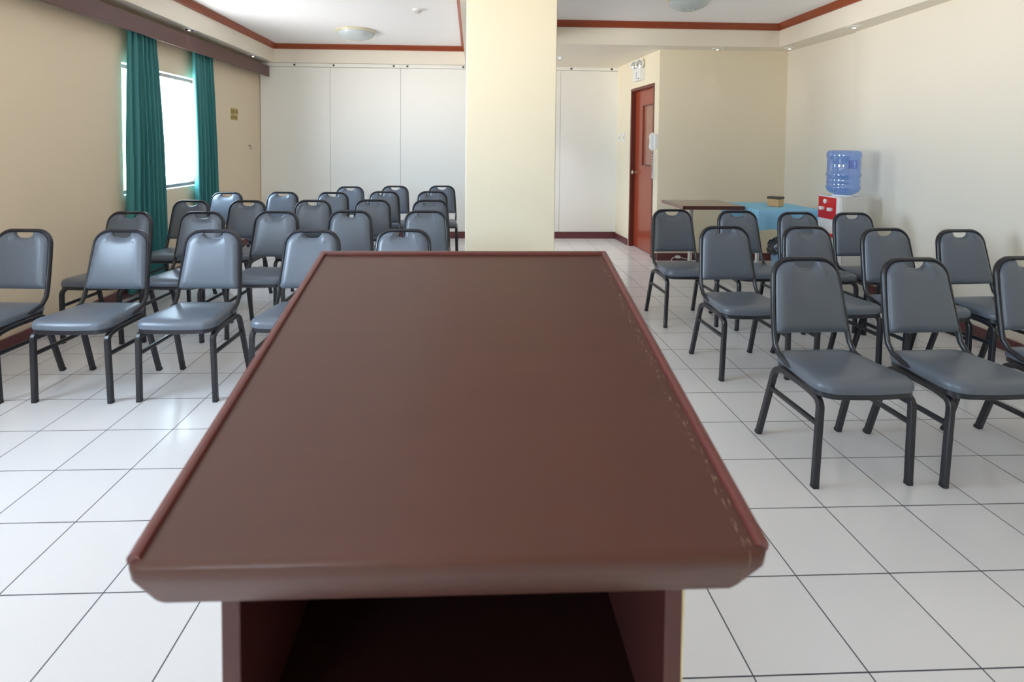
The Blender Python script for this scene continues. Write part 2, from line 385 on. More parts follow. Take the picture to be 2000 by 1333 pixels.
# ------------------------------------------------------------------ windows
def window_left(n, y0, y1, z0, z1, label):
    w = empty('window_%d' % n, (XL, (y0+y1)/2, z0), label=label, cat='window', kind='structure')
    h = (y1-y0)/2; H = z1-z0; t = .035
    bm = bmesh.new(); xa, xb = -.115, -.075
    box(bm, xa, xb, -h, h, 0, t); box(bm, xa, xb, -h, h, H-t, H); box(bm, xa, xb, -h, -h+t, t, H-t); box(bm, xa, xb, h-t, h, t, H-t)
    obj('window_frame', bm, DARKFR, w, smooth=False)
    obj('window_glass', boxm(-.099, -.094, -h+t, h-t, t, H-t), GLASS, w, smooth=False)
    bm = bmesh.new(); box(bm, -.159, -.0005, -h, h, -.0005, .004); box(bm, -.159, -.0005, -h, h, H-.004, H+.0005)
    box(bm, -.159, -.0005, -h-.0005, -h+.004, .004, H-.004); box(bm, -.159, -.0005, h-.004, h+.0005, .004, H-.004)
    obj('reveal', bm, WREV, w, smooth=False)
window_left(1, *WIN[0], 'bright window between the two teal curtains')
window_left(2, *WIN[1], 'window in the left wall near the lectern')
for k, (x0, x1, z0, z1) in enumerate(RWIN):
    w = empty('window_%d' % (3+k), ((x0+x1)/2, YR, z0), label='window in the wall behind the lectern', cat='window', kind='structure')
    h = (x1-x0)/2; H = z1-z0; t = .035; bm = bmesh.new()
    box(bm, -h, h, -.115, -.075, 0, t); box(bm, -h, h, -.115, -.075, H-t, H)
    for c in (-h, -t/2, h-t): box(bm, c, c+t, -.115, -.075, t, H-t)
    obj('window_frame', bm, DARKFR, w, smooth=False)
    obj('window_glass', boxm(-h+t, h-t, -.099, -.094, t, H-t), GLASS, w, smooth=False)

# valance and curtains
v = empty('curtain_valance', (XL, 0, 2.25), label='long dark brown wooden valance above the window', cat='valance')
obj('front_board', boxm(.125, .142, YR+.05, 7.405, 0, .145), VAL, v, smooth=False, bevel=.002)
obj('top_board', boxm(0.0, .125, YR+.05, 7.405, .127, .145), VAL, v, smooth=False)
def curtain(yt0, yt1, yb0, yb1, ztop, zbot, nf, label, seed):
    rnd = random.Random(seed); bm = bmesh.new(); NU, NV = 110, 40; cx = XL+.064
    ph = [rnd.uniform(-.7, .7) for _ in range(nf+2)]; am = [rnd.uniform(.55, 1.1) for _ in range(nf+2)]
    grid = []
    for j in range(NV+1):
        t = j/NV; z = ztop+(zbot-ztop)*t; e = t**.75
        a, b = yt0+(yb0-yt0)*e, yt1+(yb1-yt1)*e; row = []
        for i in range(NU+1):
            u = i/NU; f = u*nf; k = int(f); fr = f-k
            A = am[k]*(1-fr)+am[k+1]*fr; P_ = ph[k]*(1-fr)+ph[k+1]*fr
            amp = (.020+.023*min(1, t*2.2))*A
            x = cx + amp*math.sin(2*PI*f+P_+.5*math.sin(2.2*t+k)) + .006*math.sin(2*PI*f*2.7+3*t)*(1-.6*t)
            y = a+(b-a)*u + .011*math.sin(2*PI*f+1.2+P_)
            row.append(bm.verts.new((x, y, z)))
        grid.append(row)
    for j in range(NV):
        for i in range(NU): bm.faces.new((grid[j][i], grid[j][i+1], grid[j+1][i+1], grid[j+1][i]))
    o = obj('curtain', bm, TEAL); s = o.modifiers.new('thick', 'SOLIDIFY'); s.thickness = .003
    tag(o, label, 'curtain', 'teal curtains at the window')
curtain(4.55, 4.90, 4.49, 5.03, 2.36, .04, 7, 'teal curtain gathered over the near side of the window', 3)
curtain(5.55, 5.98, 5.60, 6.12, 2.36, .04, 7, 'teal curtain hanging at the far side of the window', 9)

# ------------------------------------------------------------------ door
d = empty('door_1', DW((DS0+DS1)/2, 0, 0), label='red-brown door with a narrow tall glass panel', cat='door', kind='structure')
def dobj(name, bm, m, par=d, **k):
    off = Vector(par.location)
    bmesh.ops.translate(bm, vec=-off, verts=bm.verts); return obj(name, bm, m, par, **k)
bm = bmesh.new()
dbox(bm, DS0, DS0+.035, -.12, .004, 0, DZ); dbox(bm, DS1-.035, DS1, -.12, .004, 0, DZ); dbox(bm, DS0+.035, DS1-.035, -.12, .004, DZ-.035, DZ)
dobj('door_frame', bm, DFRM, smooth=False)
g0, g1, gz0, gz1 = .265, .60, 1.10, 1.84
bm = bmesh.new(); a0, a1 = DS0+.038, DS1-.038
for q in ((a0, g0, 0.008, DZ-.038), (g1, a1, .008, DZ-.038), (g0, g1, .008, gz0), (g0, g1, gz1, DZ-.038)): dbox(bm, q[0], q[1], -.095, -.055, q[2], q[3])
leaf = dobj('door_leaf', bm, DOORM, smooth=False)
def sub(name, bm, m, **k):
    bmesh.ops.translate(bm, vec=-Vector(d.location), verts=bm.verts); return obj(name, bm, m, leaf, **k)
bm = bmesh.new(); t = .014
dbox(bm, g0-t, g1+t, -.056, -.048, gz1, gz1+t); dbox(bm, g0-t, g1+t, -.056, -.048, gz0-t, gz0); dbox(bm, g0-t, g0, -.056, -.048, gz0, gz1); dbox(bm, g1, g1+t, -.056, -.048, gz0, gz1)
sub('glazing_bead', bm, DFRM, smooth=False)
sub('door_glass', dbox(bmesh.new(), g0, g1, -.078, -.072, gz0, gz1), DGLASS, smooth=False)
kp = DW(DS1-.10, -.055, .99)
bm = bmesh.new(); lathe(bm, [(.028, 0), (.028, -.006), (.010, -.010), (.010, -.036), (.024, -.042), (.027, -.055), (.018, -.066), (.004, -.068)], 20, (0, 0, 0), 'X')
bmesh.ops.translate(bm, vec=Vector(kp), verts=bm.verts)
sub('door_knob', bm, METAL)

# things on the door wall
e = empty('emergency_light', DW(.47, 0, 2.16), label='white twin-headed emergency light above the door', cat='emergency light')
def eobj(name, bm, m, par, **k):
    bmesh.ops.translate(bm, vec=-Vector(e.location), verts=bm.verts); return obj(name, bm, m, par, **k)
body = eobj('body', dbox(bmesh.new(), .44, .68, .0, .065, 2.155, 2.305), WHITEP, e, smooth=False, bevel=.006)
eobj('indicator', dbox(bmesh.new(), .55, .558, .065, .068, 2.175, 2.27), BINM, body, smooth=False)
for s in (.465, .49): eobj('button', dbox(bmesh.new(), s, s+.011, .065, .069, 2.170, 2.182), SCREW, body, smooth=False)
for s, ang in ((.48, -.35), (.64, .1)):
    hb = bmesh.new()
    lathe(hb, [(.012, .06), (.036, .055), (.052, .02), (.058, 0), (.058, -.008), (.047, -.008), (.03, .012), (.004, .02)], 26, (0, 0, 0), 'Y')
    bmesh.ops.rotate(hb, verts=hb.verts, cent=(0, 0, 0), matrix=Matrix.Rotation(-.5+ang, 3, 'Z'))
    bmesh.ops.translate(hb, verts=hb.verts, vec=Vector(DW(s, .055, 2.362)))
    h = eobj('lamp_head', hb, WHITEP, e)
    lb = bmesh.new(); lathe(lb, [(.046, -.006), (.03, -.010), (.005, -.012)], 20, (0, 0, 0), 'Y')
    bmesh.ops.rotate(lb, verts=lb.verts, cent=(0, 0, 0), matrix=Matrix.Rotation(-.5+ang, 3, 'Z'))
    bmesh.ops.translate(lb, verts=lb.verts, vec=Vector(DW(s, .055, 2.362)))
    eobj('lens', lb, CHROME, h)
    eobj('bracket', dbox(bmesh.new(), s-.008, s+.008, .03, .045, 2.30, 2.33), SCREW, h, smooth=False)
for s, lab in ((1.14, 'white light switch plate, the one nearer the door frame'), (1.31, 'white light switch plate beside the partition')):
    w = empty('light_switch', DW(s, 0, 1.45), label=lab, cat='light switch', group='light switches beside the door')
    for nm, a, m in (('plate', (s-.04, s+.04, 0, .008, 1.39, 1.51), WHITEP), ('rocker', (s-.015, s+.015, .008, .013, 1.43, 1.47), OFFW)):
        b_ = dbox(bmesh.new(), *a); bmesh.ops.translate(b_, vec=-Vector(w.location), verts=b_.verts); obj(nm, b_, m, w, smooth=False, bevel=.002)
ph = empty('wall_phone', DW(.06, 0, 1.40), label='white wall telephone with hanging coiled cord beside the door', cat='telephone')
def pobj(name, bm, m, **k):
    bmesh.ops.translate(bm, vec=-Vector(ph.location), verts=bm.verts); return obj(name, bm, m, ph, **k)
pobj('base', dbox(bmesh.new(), .015, .105, 0, .038, 1.30, 1.475), WHITEP, smooth=False, bevel=.008)
hp = rounded([DW(.062, .034, 1.30), DW(.062, .066, 1.315), DW(.062, .054, 1.39), DW(.062, .066, 1.462), DW(.062, .034, 1.478)], [.03, .06, .03], 5)
pobj('handset', sweep(bmesh.new(), hp, .042, .026, 10, 3), WHITEP)
pts = []
A, B = Vector(DW(.075, .05, 1.30)), Vector(DW(.035, .05, 1.30)); N = 420
for i in range(N+1):
    t = i/N; s = .075-.04*t; z = 1.30-.34*math.sin(PI*t)**.75
    c0 = Vector(DW(s, .035, z)); a = i*.52
    pts.append(c0+Vector((math.cos(a)*.011, math.sin(a)*.011, 0)))
pobj('coiled_cord', sweep(bmesh.new(), pts, .0038, .0038, 5, 2), WHITEP)

# sticker and hook on the window wall
st = empty('wall_sticker', (XL, 6.64, 1.69), label='small faded yellow sticker on the tan wall right of the curtain', cat='sticker')
obj('backing', boxm(0, .001, -.10, .10, -.075, .075), YELLB, st, smooth=False)
bm = bmesh.new(); rnd = random.Random(5)
for row, z in enumerate((.03, -.04)):
    y = -.085
    while y < .075:
        w_ = rnd.uniform(.014, .034); box(bm, .001, .002, y, y+w_, z-.022, z+rnd.uniform(.012, .03)); y += w_+rnd.uniform(.006, .018)
obj('print', bm, YELL, st, smooth=False)
hk = empty('wall_hook', (XL, 7.06, 1.29), label='tiny dark hook on the tan wall near the partition', cat='hook')
bm = bmesh.new(); lathe(bm, [(.004, 0), (.011, .001), (.011, .006), (.004, .008)], 12, (0, 0, .01), 'X')
sweep(bm, rounded([(.006, 0, .01), (.03, 0, .0), (.03, 0, -.03), (.012, 0, -.03)], [.01, .01], 4), .006, .006, 6, 2, Vector((0, 1, 0)))
obj('hook', bm, SCREW, hk)

# ------------------------------------------------------------------ ceiling fittings
def dome(x, y, r, label):
    o = empty('ceiling_lamp', (x, y, ZC), label=label, cat='ceiling lamp', group='frosted glass ceiling lamps')
    obj('rim', lathe(bmesh.new(), [(r*1.0, 0), (r*1.03, -.012), (r*1.0, -.026), (r*.93, -.028), (r*.9, -.004)], 48), BRASS, o)
    prof = [(r*.95*math.cos(a), -.026-.088*math.sin(a)) for a in [PI/2*i/12 for i in range(12)]]+[(.012, -.115)]
    obj('glass_bowl', lathe(bmesh.new(), prof, 48), GLOW, o)
    for k in range(7):
        a = 2*PI*k/7; c_, s_ = math.cos(a), math.sin(a)
        obj('etched_petal', lathe(bmesh.new(), [(.002, -.1125), (.010, -.1095), (.011, -.104)], 8, (c_*r*.3, s_*r*.3, 0)), BINM, o)
    obj('finial', lathe(bmesh.new(), [(.010, -.112), (.012, -.120), (.004, -.126)], 12), BRASS, o)
dome(-1.41, 6.45, .235, 'frosted dome ceiling lamp in the left sunken panel')
dome(1.99, 4.80, .19, 'frosted dome ceiling lamp in the right sunken panel, cut by the frame')
DLW = 8.0
LAMP_ON = mat('lit_halogen_lamp', L(250, 248, 240), .3, emis=((1, .95, .88, 1), 1.6))
def down(x, y, label, pw=1, cone=50):
    o = empty('downlight', (x, y, ZS), label=label, cat='downlight', group='recessed downlights in the soffit')
    obj('ring', lathe(bmesh.new(), [(.062, 0), (.062, -.006), (.046, -.008), (.044, -.0005)], 28), WHITEP, o)
    li = bpy.data.lights.new('downlight_beam', 'SPOT'); li.energy = DLW*pw; li.spot_size = math.radians(cone); li.spot_blend = 1; li.shadow_soft_size = .035; li.color = (1, .95, .90)
    lo = bpy.data.objects.new('downlight_beam', li); C.objects.link(lo); lo.location = (x, y, ZS-.03)
    lp = obj('lamp', lathe(bmesh.new(), [(.044, -.001), (.038, -.009), (.026, -.005), (.014, -.012), (.003, -.014)], 24), CHROME, o)
    obj('bulb', lathe(bmesh.new(), [(.014, -.011), (.012, -.016), (.003, -.018)], 16), LAMP_ON, lp)
down(-2.79, 5.32, 'small recessed downlight in the narrow soffit above the curtains', .15)
down(-2.80, 6.85, 'small recessed downlight at the far end of the left soffit', .15)
down(3.50, 4.72, 'recessed downlight in the right soffit, the nearer of two', .15)
down(3.55, 5.78, 'recessed downlight in the far right corner of the soffit', .15)
down(2.78, 5.95-.06, 'recessed downlight above the brown table', .12)
down(1.10, 6.62, 'recessed downlight in the soffit just right of the pillar', 5, 84)
sm = empty('smoke_detector', (-.56, 5.38, ZC), label='small white smoke detector on the left ceiling panel', cat='smoke detector')
obj('mount', lathe(bmesh.new(), [(.05, 0), (.05, -.012), (.044, -.018)], 28), WHITEP, sm)
obj('sensor_head', lathe(bmesh.new(), [(.040, -.018), (.036, -.034), (.020, -.040), (.004, -.041)], 24), OFFW, sm)

# ------------------------------------------------------------------ banquet chair
def chair_backframe():
    hw_t, hw_b = .166-.011, .186-.011           # half widths at tube centre
    prof = [(-.02, .398), (.035, .402), (.088, .418), (.118, .455), (.134, .51), (.152, .60), (.172, .70), (.190, .80), (.193, .819)]
    def yz(z):
        for (a, b), (c, d_) in zip(prof[2:], prof[3:]):
            if z <= d_: t = (z-b)/(d_-b); return a+(c-a)*t
        return prof[-1][0]
    pts = []
    for y, z in prof[:4]: pts.append((-hw_b, y, z))
    for z in (.50, .56, .62, .68): pts.append((-(hw_b+(hw_t-hw_b)*(z-.46)/.30), yz(z), z))
    R = .082; zc = .819-R; xc = hw_t-R
    for k in range(9):
        a = PI - (PI/2)*k/8; z = zc+R*math.sin(a); pts.append((-xc+R*math.cos(a), yz(z), z))
    full = pts + [(-p[0], p[1], p[2]) for p in reversed(pts)]
    bm = bmesh.new()
    # section aligned with the local back plane: tangent-normal frames built from the path centre
    P_ = [Vector(p) for p in full]; rings = []
    for i, p in enumerate(P_):
        t = (P_[min(i+1, len(P_)-1)]-P_[max(i-1, 0)]).normalized()
        n = Vector((1, 0, 0)) if i < 4 or i >= len(P_)-4 else None
        if n is None:
            back = Vector((0, .98, -.18)); a = back-t*back.dot(t); a.normalize(); b = t.cross(a)   # a: depth axis, b: in-plane
        else:
            b = n-t*n.dot(t); b.normalize(); a = t.cross(b)*-1
            if i >= len(P_)-4: a = t.cross(b)*-1
        ring = []
        for k in range(10):
            th = 2*PI*k/10; ring.append(bm.verts.new(p+a*(math.cos(th)*.0135)+b*(math.sin(th)*.011)))
        rings.append(ring)
    for x, y in zip(rings, rings[1:]):
        # match rings by nearest rotation / direction so the skin never twists
        best = None
        for s in range(10):
            for dr in (1, -1):
                dsum = sum((x[k].co-y[(s+dr*k) % 10].co).length for k in range(10))
                if best is None or dsum < best[0]: best = (dsum, s, dr)
        y2 = [y[(best[1]+best[2]*k) % 10] for k in range(10)]; y[:] = y2
        for k in range(10): bm.faces.new((x[k], x[(k+1) % 10], y[(k+1) % 10], y[k]))
    bm.faces.new(rings[0]); bm.faces.new(rings[-1])
    return bm, yz
def inset_loop(pts, d):
    n = len(pts); out = []
    for i in range(n):
        a, b, c = pts[i-1], pts[i], pts[(i+1) % n]
        e1 = (b-a).normalized(); e2 = (c-b).normalized()
        n1 = Vector((-e1.y, e1.x)); n2 = Vector((-e2.y, e2.x)); m = (n1+n2)
        m = m.normalized() if m.length > 1e-6 else n1
        out.append(b+m*d/max(.6, m.dot(n1)))
    return out
def chair_pad(yz):
    def outline(d):                                                # (x, z), counter-clockwise, inset by d, scoop at the top centre
        wb, wt, z0, z1, R = .170-d, .150-d, .498+d, .8115-d, max(.076-d, .03)
        rb = max(.014-d*.2, .008); pl = []
        def arc(cx, cz, r, a0, a1, n):
            for k in range(n+1):
                a = a0+(a1-a0)*k/n; pl.append(Vector((cx+r*math.cos(a), cz+r*math.sin(a))))
        arc(-wb+rb, z0+rb, rb, PI, 1.5*PI, 4)
        for k in range(1, 8): pl.append(Vector((-wb+rb+2*(wb-rb)*k/8, z0)))
        arc(wb-rb, z0+rb, rb, 1.5*PI, 2*PI, 4)
        for k in range(1, 6):
            t = k/6; pl.append(Vector((wb+(wt-wb)*t, z0+rb+(z1-R-z0-rb)*t)))
        arc(wt-R, z1-R, R, 0, PI/2, 8)
        hw, dp = .055+d*.7, .034
        for k in range(0, 15):
            u = math.cos(PI*k/14); x = hw*u
            dz = dp*max(0, 1-abs(u)**2.6)**.55
            pl.append(Vector((x, min(z1, .8115-dz-d) if 0 < k < 14 else z1)))
        arc(-wt+R, z1-R, R, PI/2, PI, 8)
        for k in range(1, 6):
            t = 1-k/6; pl.append(Vector((-(wb+(wt-wb)*t), z0+rb+(z1-R-z0-rb)*t)))
        return pl
    bm = bmesh.new(); loops = []
    for d_, off in ((.004, .012), (0, .006), (0, -.004), (.003, -.012), (.009, -.019), (.018, -.025), (.030, -.029), (.045, -.031)):
        loops.append([bm.verts.new((p.x, yz(p.y)+off-.001, p.y)) for p in outline(d_)])
    for a, b in zip(loops, loops[1:]):
        for i in range(len(a)): bm.faces.new((a[i], a[(i+1) % len(a)], b[(i+1) % len(a)], b[i]))
    f1 = bm.faces.new(loops[-1]); f2 = bm.faces.new(loops[0])
    bmesh.ops.triangulate(bm, faces=[f1, f2])
    return bm
def seat_outline(g=0):
    fw_, bw_, yf, yb = .200+g, .174+g, -.240-g, .130+g
    pl = []
    def arc(cx, cy, r, a0, a1, n):
        for k in range(n+1):
            a = a0+(a1-a0)*k/n; pl.append(Vector((cx+r*math.cos(a), cy+r*math.sin(a))))
    Rf, Rb = max(.072+g, .02), max(.045+g, .015)
    arc(-fw_+Rf, yf+Rf, Rf, PI, 1.5*PI, 8)
    for k in range(1, 6): t = k/6; pl.append(Vector((-fw_+Rf+2*(fw_-Rf)*t, yf-.008*math.sin(PI*t))))
    arc(fw_-Rf, yf+Rf, Rf, 1.5*PI, 2*PI, 8)
    for k in range(1, 6): t = k/6; pl.append(Vector((fw_+(bw_-fw_)*t, yf+Rf+(yb-Rb-yf-Rf)*t)))
    arc(bw_-Rb, yb-Rb, Rb, 0, PI/2, 6)
    for k in range(1, 4): t = k/4; pl.append(Vector((bw_-Rb-2*(bw_-Rb)*t, yb)))
    arc(-bw_+Rb, yb-Rb, Rb, PI/2, PI, 6)
    for k in range(1, 6): t = 1-k/6; pl.append(Vector((-(fw_+(bw_-fw_)*t), yf+Rf+(yb-Rb-yf-Rf)*t)))
    return pl
def loops_mesh(pl, levels, zf=lambda p, d: 0):
    bm = bmesh.new(); loops = []
    for d_, z in levels:
        loops.append([bm.verts.new((p.x, p.y, z+zf(p, d_))) for p in pl(-d_)])
    for a, b in zip(loops, loops[1:]):
        for i in range(len(a)): bm.faces.new((a[i], a[(i+1) % len(a)], b[(i+1) % len(a)], b[i]))
    f1 = bm.faces.new(loops[-1]); f2 = bm.faces.new(loops[0]); bmesh.ops.triangulate(bm, faces=[f1, f2])
    return bm
def make_chair():
    root = empty('banquet_chair')
    sl = lambda p, d: (-(p.y)*.02)                                # seat a little higher at its front
    obj('seat', loops_mesh(seat_outline, [(.006, .382), (0, .386), (-.002, .396), (0, .408), (.005, .418), (.014, .425), (.030, .430), (.055, .432), (.09, .433)], sl), VINYL, root)
    obj('seat_frame', loops_mesh(lambda g: seat_outline(g-.003), [(.004, .362), (0, .364), (0, .384), (.004, .386)], sl), BLACK, root)
    bf, yz = chair_backframe(); obj('back_frame', bf, BLACK, root)
    obj('backrest', chair_pad(yz), VINYL, root)
    T = .0245; LT = .362
    for s in (-1, 1):
        x = s*.188
        fr = rounded([(x+s*.006, -.195, .0), (x, -.205, .352), (x-s*.003, -.135, .364), (x-s*.006, -.06, .364)], [.075, .03], 7)
        obj('leg', sweep(bmesh.new(), fr, T, T, 8, 0), BLACK, root)
        rr = rounded([(x-s*.006, -.06, .364), (x-s*.004, .088, .366), (x+s*.006, .195, .0)], [.055], 7)
        obj('leg', sweep(bmesh.new(), rr, T, T, 8, 0), BLACK, root)
        z = .252
        yf = -.195-.010*z/.352; yr = .195-.107*z/.366
        obj('stretcher', sweep(bmesh.new(), [(x, yf, z), (x, yr, z)], .016, .02, 10, 5), BLACK, root)
        for yy in (-.195, .195):
            dy = -.0006 if yy < 0 else -.002
            obj('leg_cap', sweep(bmesh.new(), [(x+s*.0062, yy-dy, 0), (x+s*.006, yy, .012)], T+.0008, T+.0008, 8, 0), CAP, root)
    return root
proto = make_chair()
def copy_tree(o, parent=None):
    c = o.copy(); C.objects.link(c); c.parent = parent
    for ch in list(o.children): copy_tree(ch, c)
    return c
# caps belong to their legs
legs = [c for c in proto.children if c.name.startswith('leg') and not c.name.startswith('leg_cap')]
caps = [c for c in proto.children if c.name.startswith('leg_cap')]
for c in caps:
    cc = sum((Vector(v.co) for v in c.data.vertices), Vector())/len(c.data.vertices)
    best = min(legs, key=lambda l: min((v.co-cc).length for v in l.data.vertices)); c.parent = best
G1, G2 = 'grey vinyl banquet chairs in rows left of the lectern', 'grey vinyl banquet chairs in rows right of the lectern'
five = ['nearest the window wall', 'second from the window wall', 'middle of five', 'fourth from the window wall', 'nearest the pillar']
CH = []
def row(name, spots, words, grp):
    for (x, y), w in zip(spots, words): CH.append((x, y, 'grey vinyl chair with black frame, %s %s, %s' % (name, 'left of lectern' if grp == G1 else 'right of lectern', w), grp))
row('front row', [(-2.578, 2.915), (-2.022, 2.905), (-1.502, 2.905), (-.935, 2.91), (-.405, 2.94)], ['cut by the photo edge', five[1], five[2], 'partly behind lectern corner', 'only its top showing'], G1)
row('second row', [(-2.49, 3.71), (-1.977, 3.72), (-1.455, 3.765), (-.92, 3.81), (-.352, 3.825)], five, G1)
row('third row', [(-2.46, 4.485), (-1.98, 4.50), (-1.42, 4.545), (-.90, 4.61), (-.378, 4.61)], five, G1)
row('fourth row', [(-2.515, 5.275), (-1.97, 5.335), (-1.45, 5.335), (-.937, 5.45), (-.425, 5.475)], five, G1)
row('back row', [(-1.441, 6.07), (-.93, 6.185), (-.365, 6.25)], ['leftmost of three', 'middle of three', 'beside the pillar'], G1)
row('front row', [(1.545, 2.155), (2.06, 2.145), (2.632, 2.175)], ['nearest the lectern', 'middle one', 'cut by the photo edge'], G2)
row('second row', [(1.622, 3.085), (2.165, 3.09), (2.63, 3.02), (3.075, 2.965)], ['nearest the aisle', 'second from the aisle', 'third from the aisle', 'nearest the right wall'], G2)
row('third row', [(1.620, 3.955), (2.122, 3.89), (2.562, 3.806), (2.99, 3.785)], ['nearest the door', 'second from the aisle', 'third from the aisle', 'in front of the dispenser'], G2)
for i, (x, y, lab, grp) in enumerate(CH):
    o = proto if i == 0 else copy_tree(proto)
    o.location = (x, y, 0); o.rotation_euler = (0, 0, x*.016+random.uniform(-.008, .008)); tag(o, lab, 'chair', grp)

# ------------------------------------------------------------------ lectern
LX0, LX1 = -.330, .303
Yn, Zn, Yf, Zf = .494, .931, 1.155, 1.095
sd = Vector((0, Yf-Yn, Zf-Zn)); SL = sd.length; sd.normalize(); sn = Vector((0, -sd.z, sd.y))
lec = empty('lectern', (0, 0, 0), label='large dark brown wooden lectern with sloping top in the foreground', cat='lectern')
def LP(x, s, n): p = Vector((x, Yn, Zn))+sd*s+sn*n; return p
def slab(x0, x1, prof):
    """prof: closed (s, n) outline swept from x0 to x1"""
    bm = bmesh.new(); a = [bm.verts.new(LP(x0, *q)) for q in prof]; b = [bm.verts.new(LP(x1, *q)) for q in prof]
    n = len(prof)
    for i in range(n): bm.faces.new((a[i], a[(i+1) % n], b[(i+1) % n], b[i]))
    bm.faces.new(a); bm.faces.new(b); return bm
# top board with softened near edge; clipped near corners
TH = .058
bm = bmesh.new()
outl = [(LX0, .012), (LX0+.003, .004), (LX0+.012, 0), (LX1-.014, 0), (LX1-.004, .004), (LX1, .014), (LX1, SL), (LX0, SL)]
lowl = [(LX0+.016, .016), (LX0+.019, .006), (LX0+.030, .004), (LX1-.034, .004), (LX1-.022, .008), (LX1-.016, .018), (LX1-.010, SL-.004), (LX0+.010, SL-.004)]
lv = [(0.004, 0, outl), (0, -.006, outl), (0, -.020, outl), (0, -TH+.008, lowl), (.004, -TH, lowl)]
loops = []
for ins, n_, ol in lv:
    pl = [Vector(p) for p in ol]
    if ins: pl = inset_loop(pl, ins)
    loops.append([bm.verts.new(LP(p.x, p.y, n_)) for p in pl])
for a, b in zip(loops, loops[1:]):
    for i in range(len(a)): bm.faces.new((a[i], a[(i+1) % len(a)], b[(i+1) % len(a)], b[i]))
bm.faces.new(loops[0]); bm.faces.new(loops[-1])
obj('sloping_top', bm, LTOP, lec, bevel=.004, seg=3)
lw, lh = .0135, .0045
def lip(name, pts, lab=None):
    o = obj(name, sweep(bmesh.new(), pts, lw, .0155, 12, 2.8, hint=Vector((1, 0, 0)) if abs(pts[0][0]-pts[1][0]) < 1e-3 else sd), LIPM, lec)
    if lab: o['label'] = lab
lip('edging', [LP(LX0+.007, s*SL, -.001) for s in (.012, .3, .6, .994)])
lip('edging', [LP(LX1-.007, s*SL, -.001) for s in (.012, .3, .6, .994)])
lip('edging', [LP(x, SL-.005, -.001) for x in (LX0+.004, -.1, .1, LX1-.004)])
# carcass
PX0, PX1, PY0, PY1 = -.268, .240, .558, 1.085
def topz(y): return Zn+(y-Yn)*(Zf-Zn)/(Yf-Yn)-TH*1.02
def panel(name, x0, x1, y0, y1, z0, m):
    bm = boxm(x0, x1, y0, y1, z0, 1.0)
    for v_ in bm.verts:
        if v_.co.z > .9: v_.co.z = topz(v_.co.y)
    return obj(name, bm, m, lec, smooth=False, bevel=.0015)
panel('side_panel', PX0, PX0+.0205, PY0, PY1, 0, LWOOD)
panel('side_panel', PX1-.0205, PX1, PY0, PY1, 0, LWOOD)
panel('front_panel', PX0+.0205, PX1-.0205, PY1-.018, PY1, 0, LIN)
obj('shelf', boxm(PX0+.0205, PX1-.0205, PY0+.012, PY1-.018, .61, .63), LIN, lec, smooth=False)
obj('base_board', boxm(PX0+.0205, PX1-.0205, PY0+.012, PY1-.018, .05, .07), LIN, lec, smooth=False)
bm = bmesh.new(); z = .30; rnd = random.Random(2)
while z < .84:
    dz = rnd.uniform(.02, .06); wq = rnd.uniform(.0006, .0016); box(bm, PX1-.001, PX1+wq, PY0-.0006, PY0+.003, z, z+dz); z += dz
o = obj('chipped_edge', bm, PALE, lec, smooth=False); o['label'] = 'pale chipped edge'

# ------------------------------------------------------------------ tables by the far wall
t1 = empty('side_table', (2.34, 5.33, 0), label='small brown laminate table on a pale pedestal beside the door wall', cat='table')
def lobj(root, name, bm, m, **k):
    bmesh.ops.translate(bm, vec=-Vector(root.location), verts=bm.verts); return obj(name, bm, m, root, **k)
lobj(t1, 'tabletop', boxm(2.07, 2.685, 5.03, 5.62, .718, .752), [TABLEW], smooth=False, bevel=.003)
lobj(t1, 'edge_band', boxm(2.068, 2.687, 5.026, 5.032, .716, .750), TAB_E, smooth=False)
lobj(t1, 'pedestal', lathe(bmesh.new(), [(.022, .0), (.022, .718)], 20, (2.29, 5.36, 0)), OFFW)
bm = bmesh.new()
for k in range(4):
    a = PI/4+k*PI/2; sweep(bm, [(2.29, 5.36, .03), (2.29+.24*math.cos(a), 5.36+.24*math.sin(a), .016)], .03, .03, 8, 4, Vector((0, 0, 1)))
lobj(t1, 'foot', bm, OFFW)
t2 = empty('folding_table', (2.95, 5.16, 0), label='table with pale legs under the light blue cloth', cat='table')
lobj(t2, 'tabletop', boxm(2.725, 3.345, 4.83, 5.50, .712, .732), OFFW, smooth=False)
for x, y in ((2.75, 4.90), (3.31, 4.90), (2.75, 5.44), (3.31, 5.44)):
    lobj(t2, 'leg', sweep(bmesh.new(), [(x, y, 0), (x, y, .712)], .034, .034, 10, 4), WHITEP)
# cloth draped over it
bm = bmesh.new(); x0, x1, y0, y1, zt = 2.71, 3.36, 4.815, 5.515, .738
per = []
def edge(ax, ay, bx, by, n):
    for i in range(n): t = i/n; per.append((ax+(bx-ax)*t, ay+(by-ay)*t))
edge(x0, y0, x1, y0, 28); edge(x1, y0, x1, y1, 28); edge(x1, y1, x0, y1, 28); edge(x0, y1, x0, y0, 28)
cxm, cym = (x0+x1)/2, (y0+y1)/2; loops = []
for lvl, (g, z) in enumerate(((-.02, zt+.001), (0, zt), (.006, zt-.008), (.010, zt-.06), (.014, zt-.12), (.018, zt-.185))):
    lp = []
    for i, (x, y) in enumerate(per):
        nx = -1 if x <= x0+1e-6 else (1 if x >= x1-1e-6 else 0); ny = -1 if y <= y0+1e-6 else (1 if y >= y1-1e-6 else 0)
        wob = max(0, (zt-z-.01))*.10*math.sin(i*.75+.6*math.sin(i*.3))
        lp.append(bm.verts.new((x+nx*(g+wob), y+ny*(g+wob), z+(.006*math.sin(i*.33) if lvl == 5 else 0))))
    loops.append(lp)
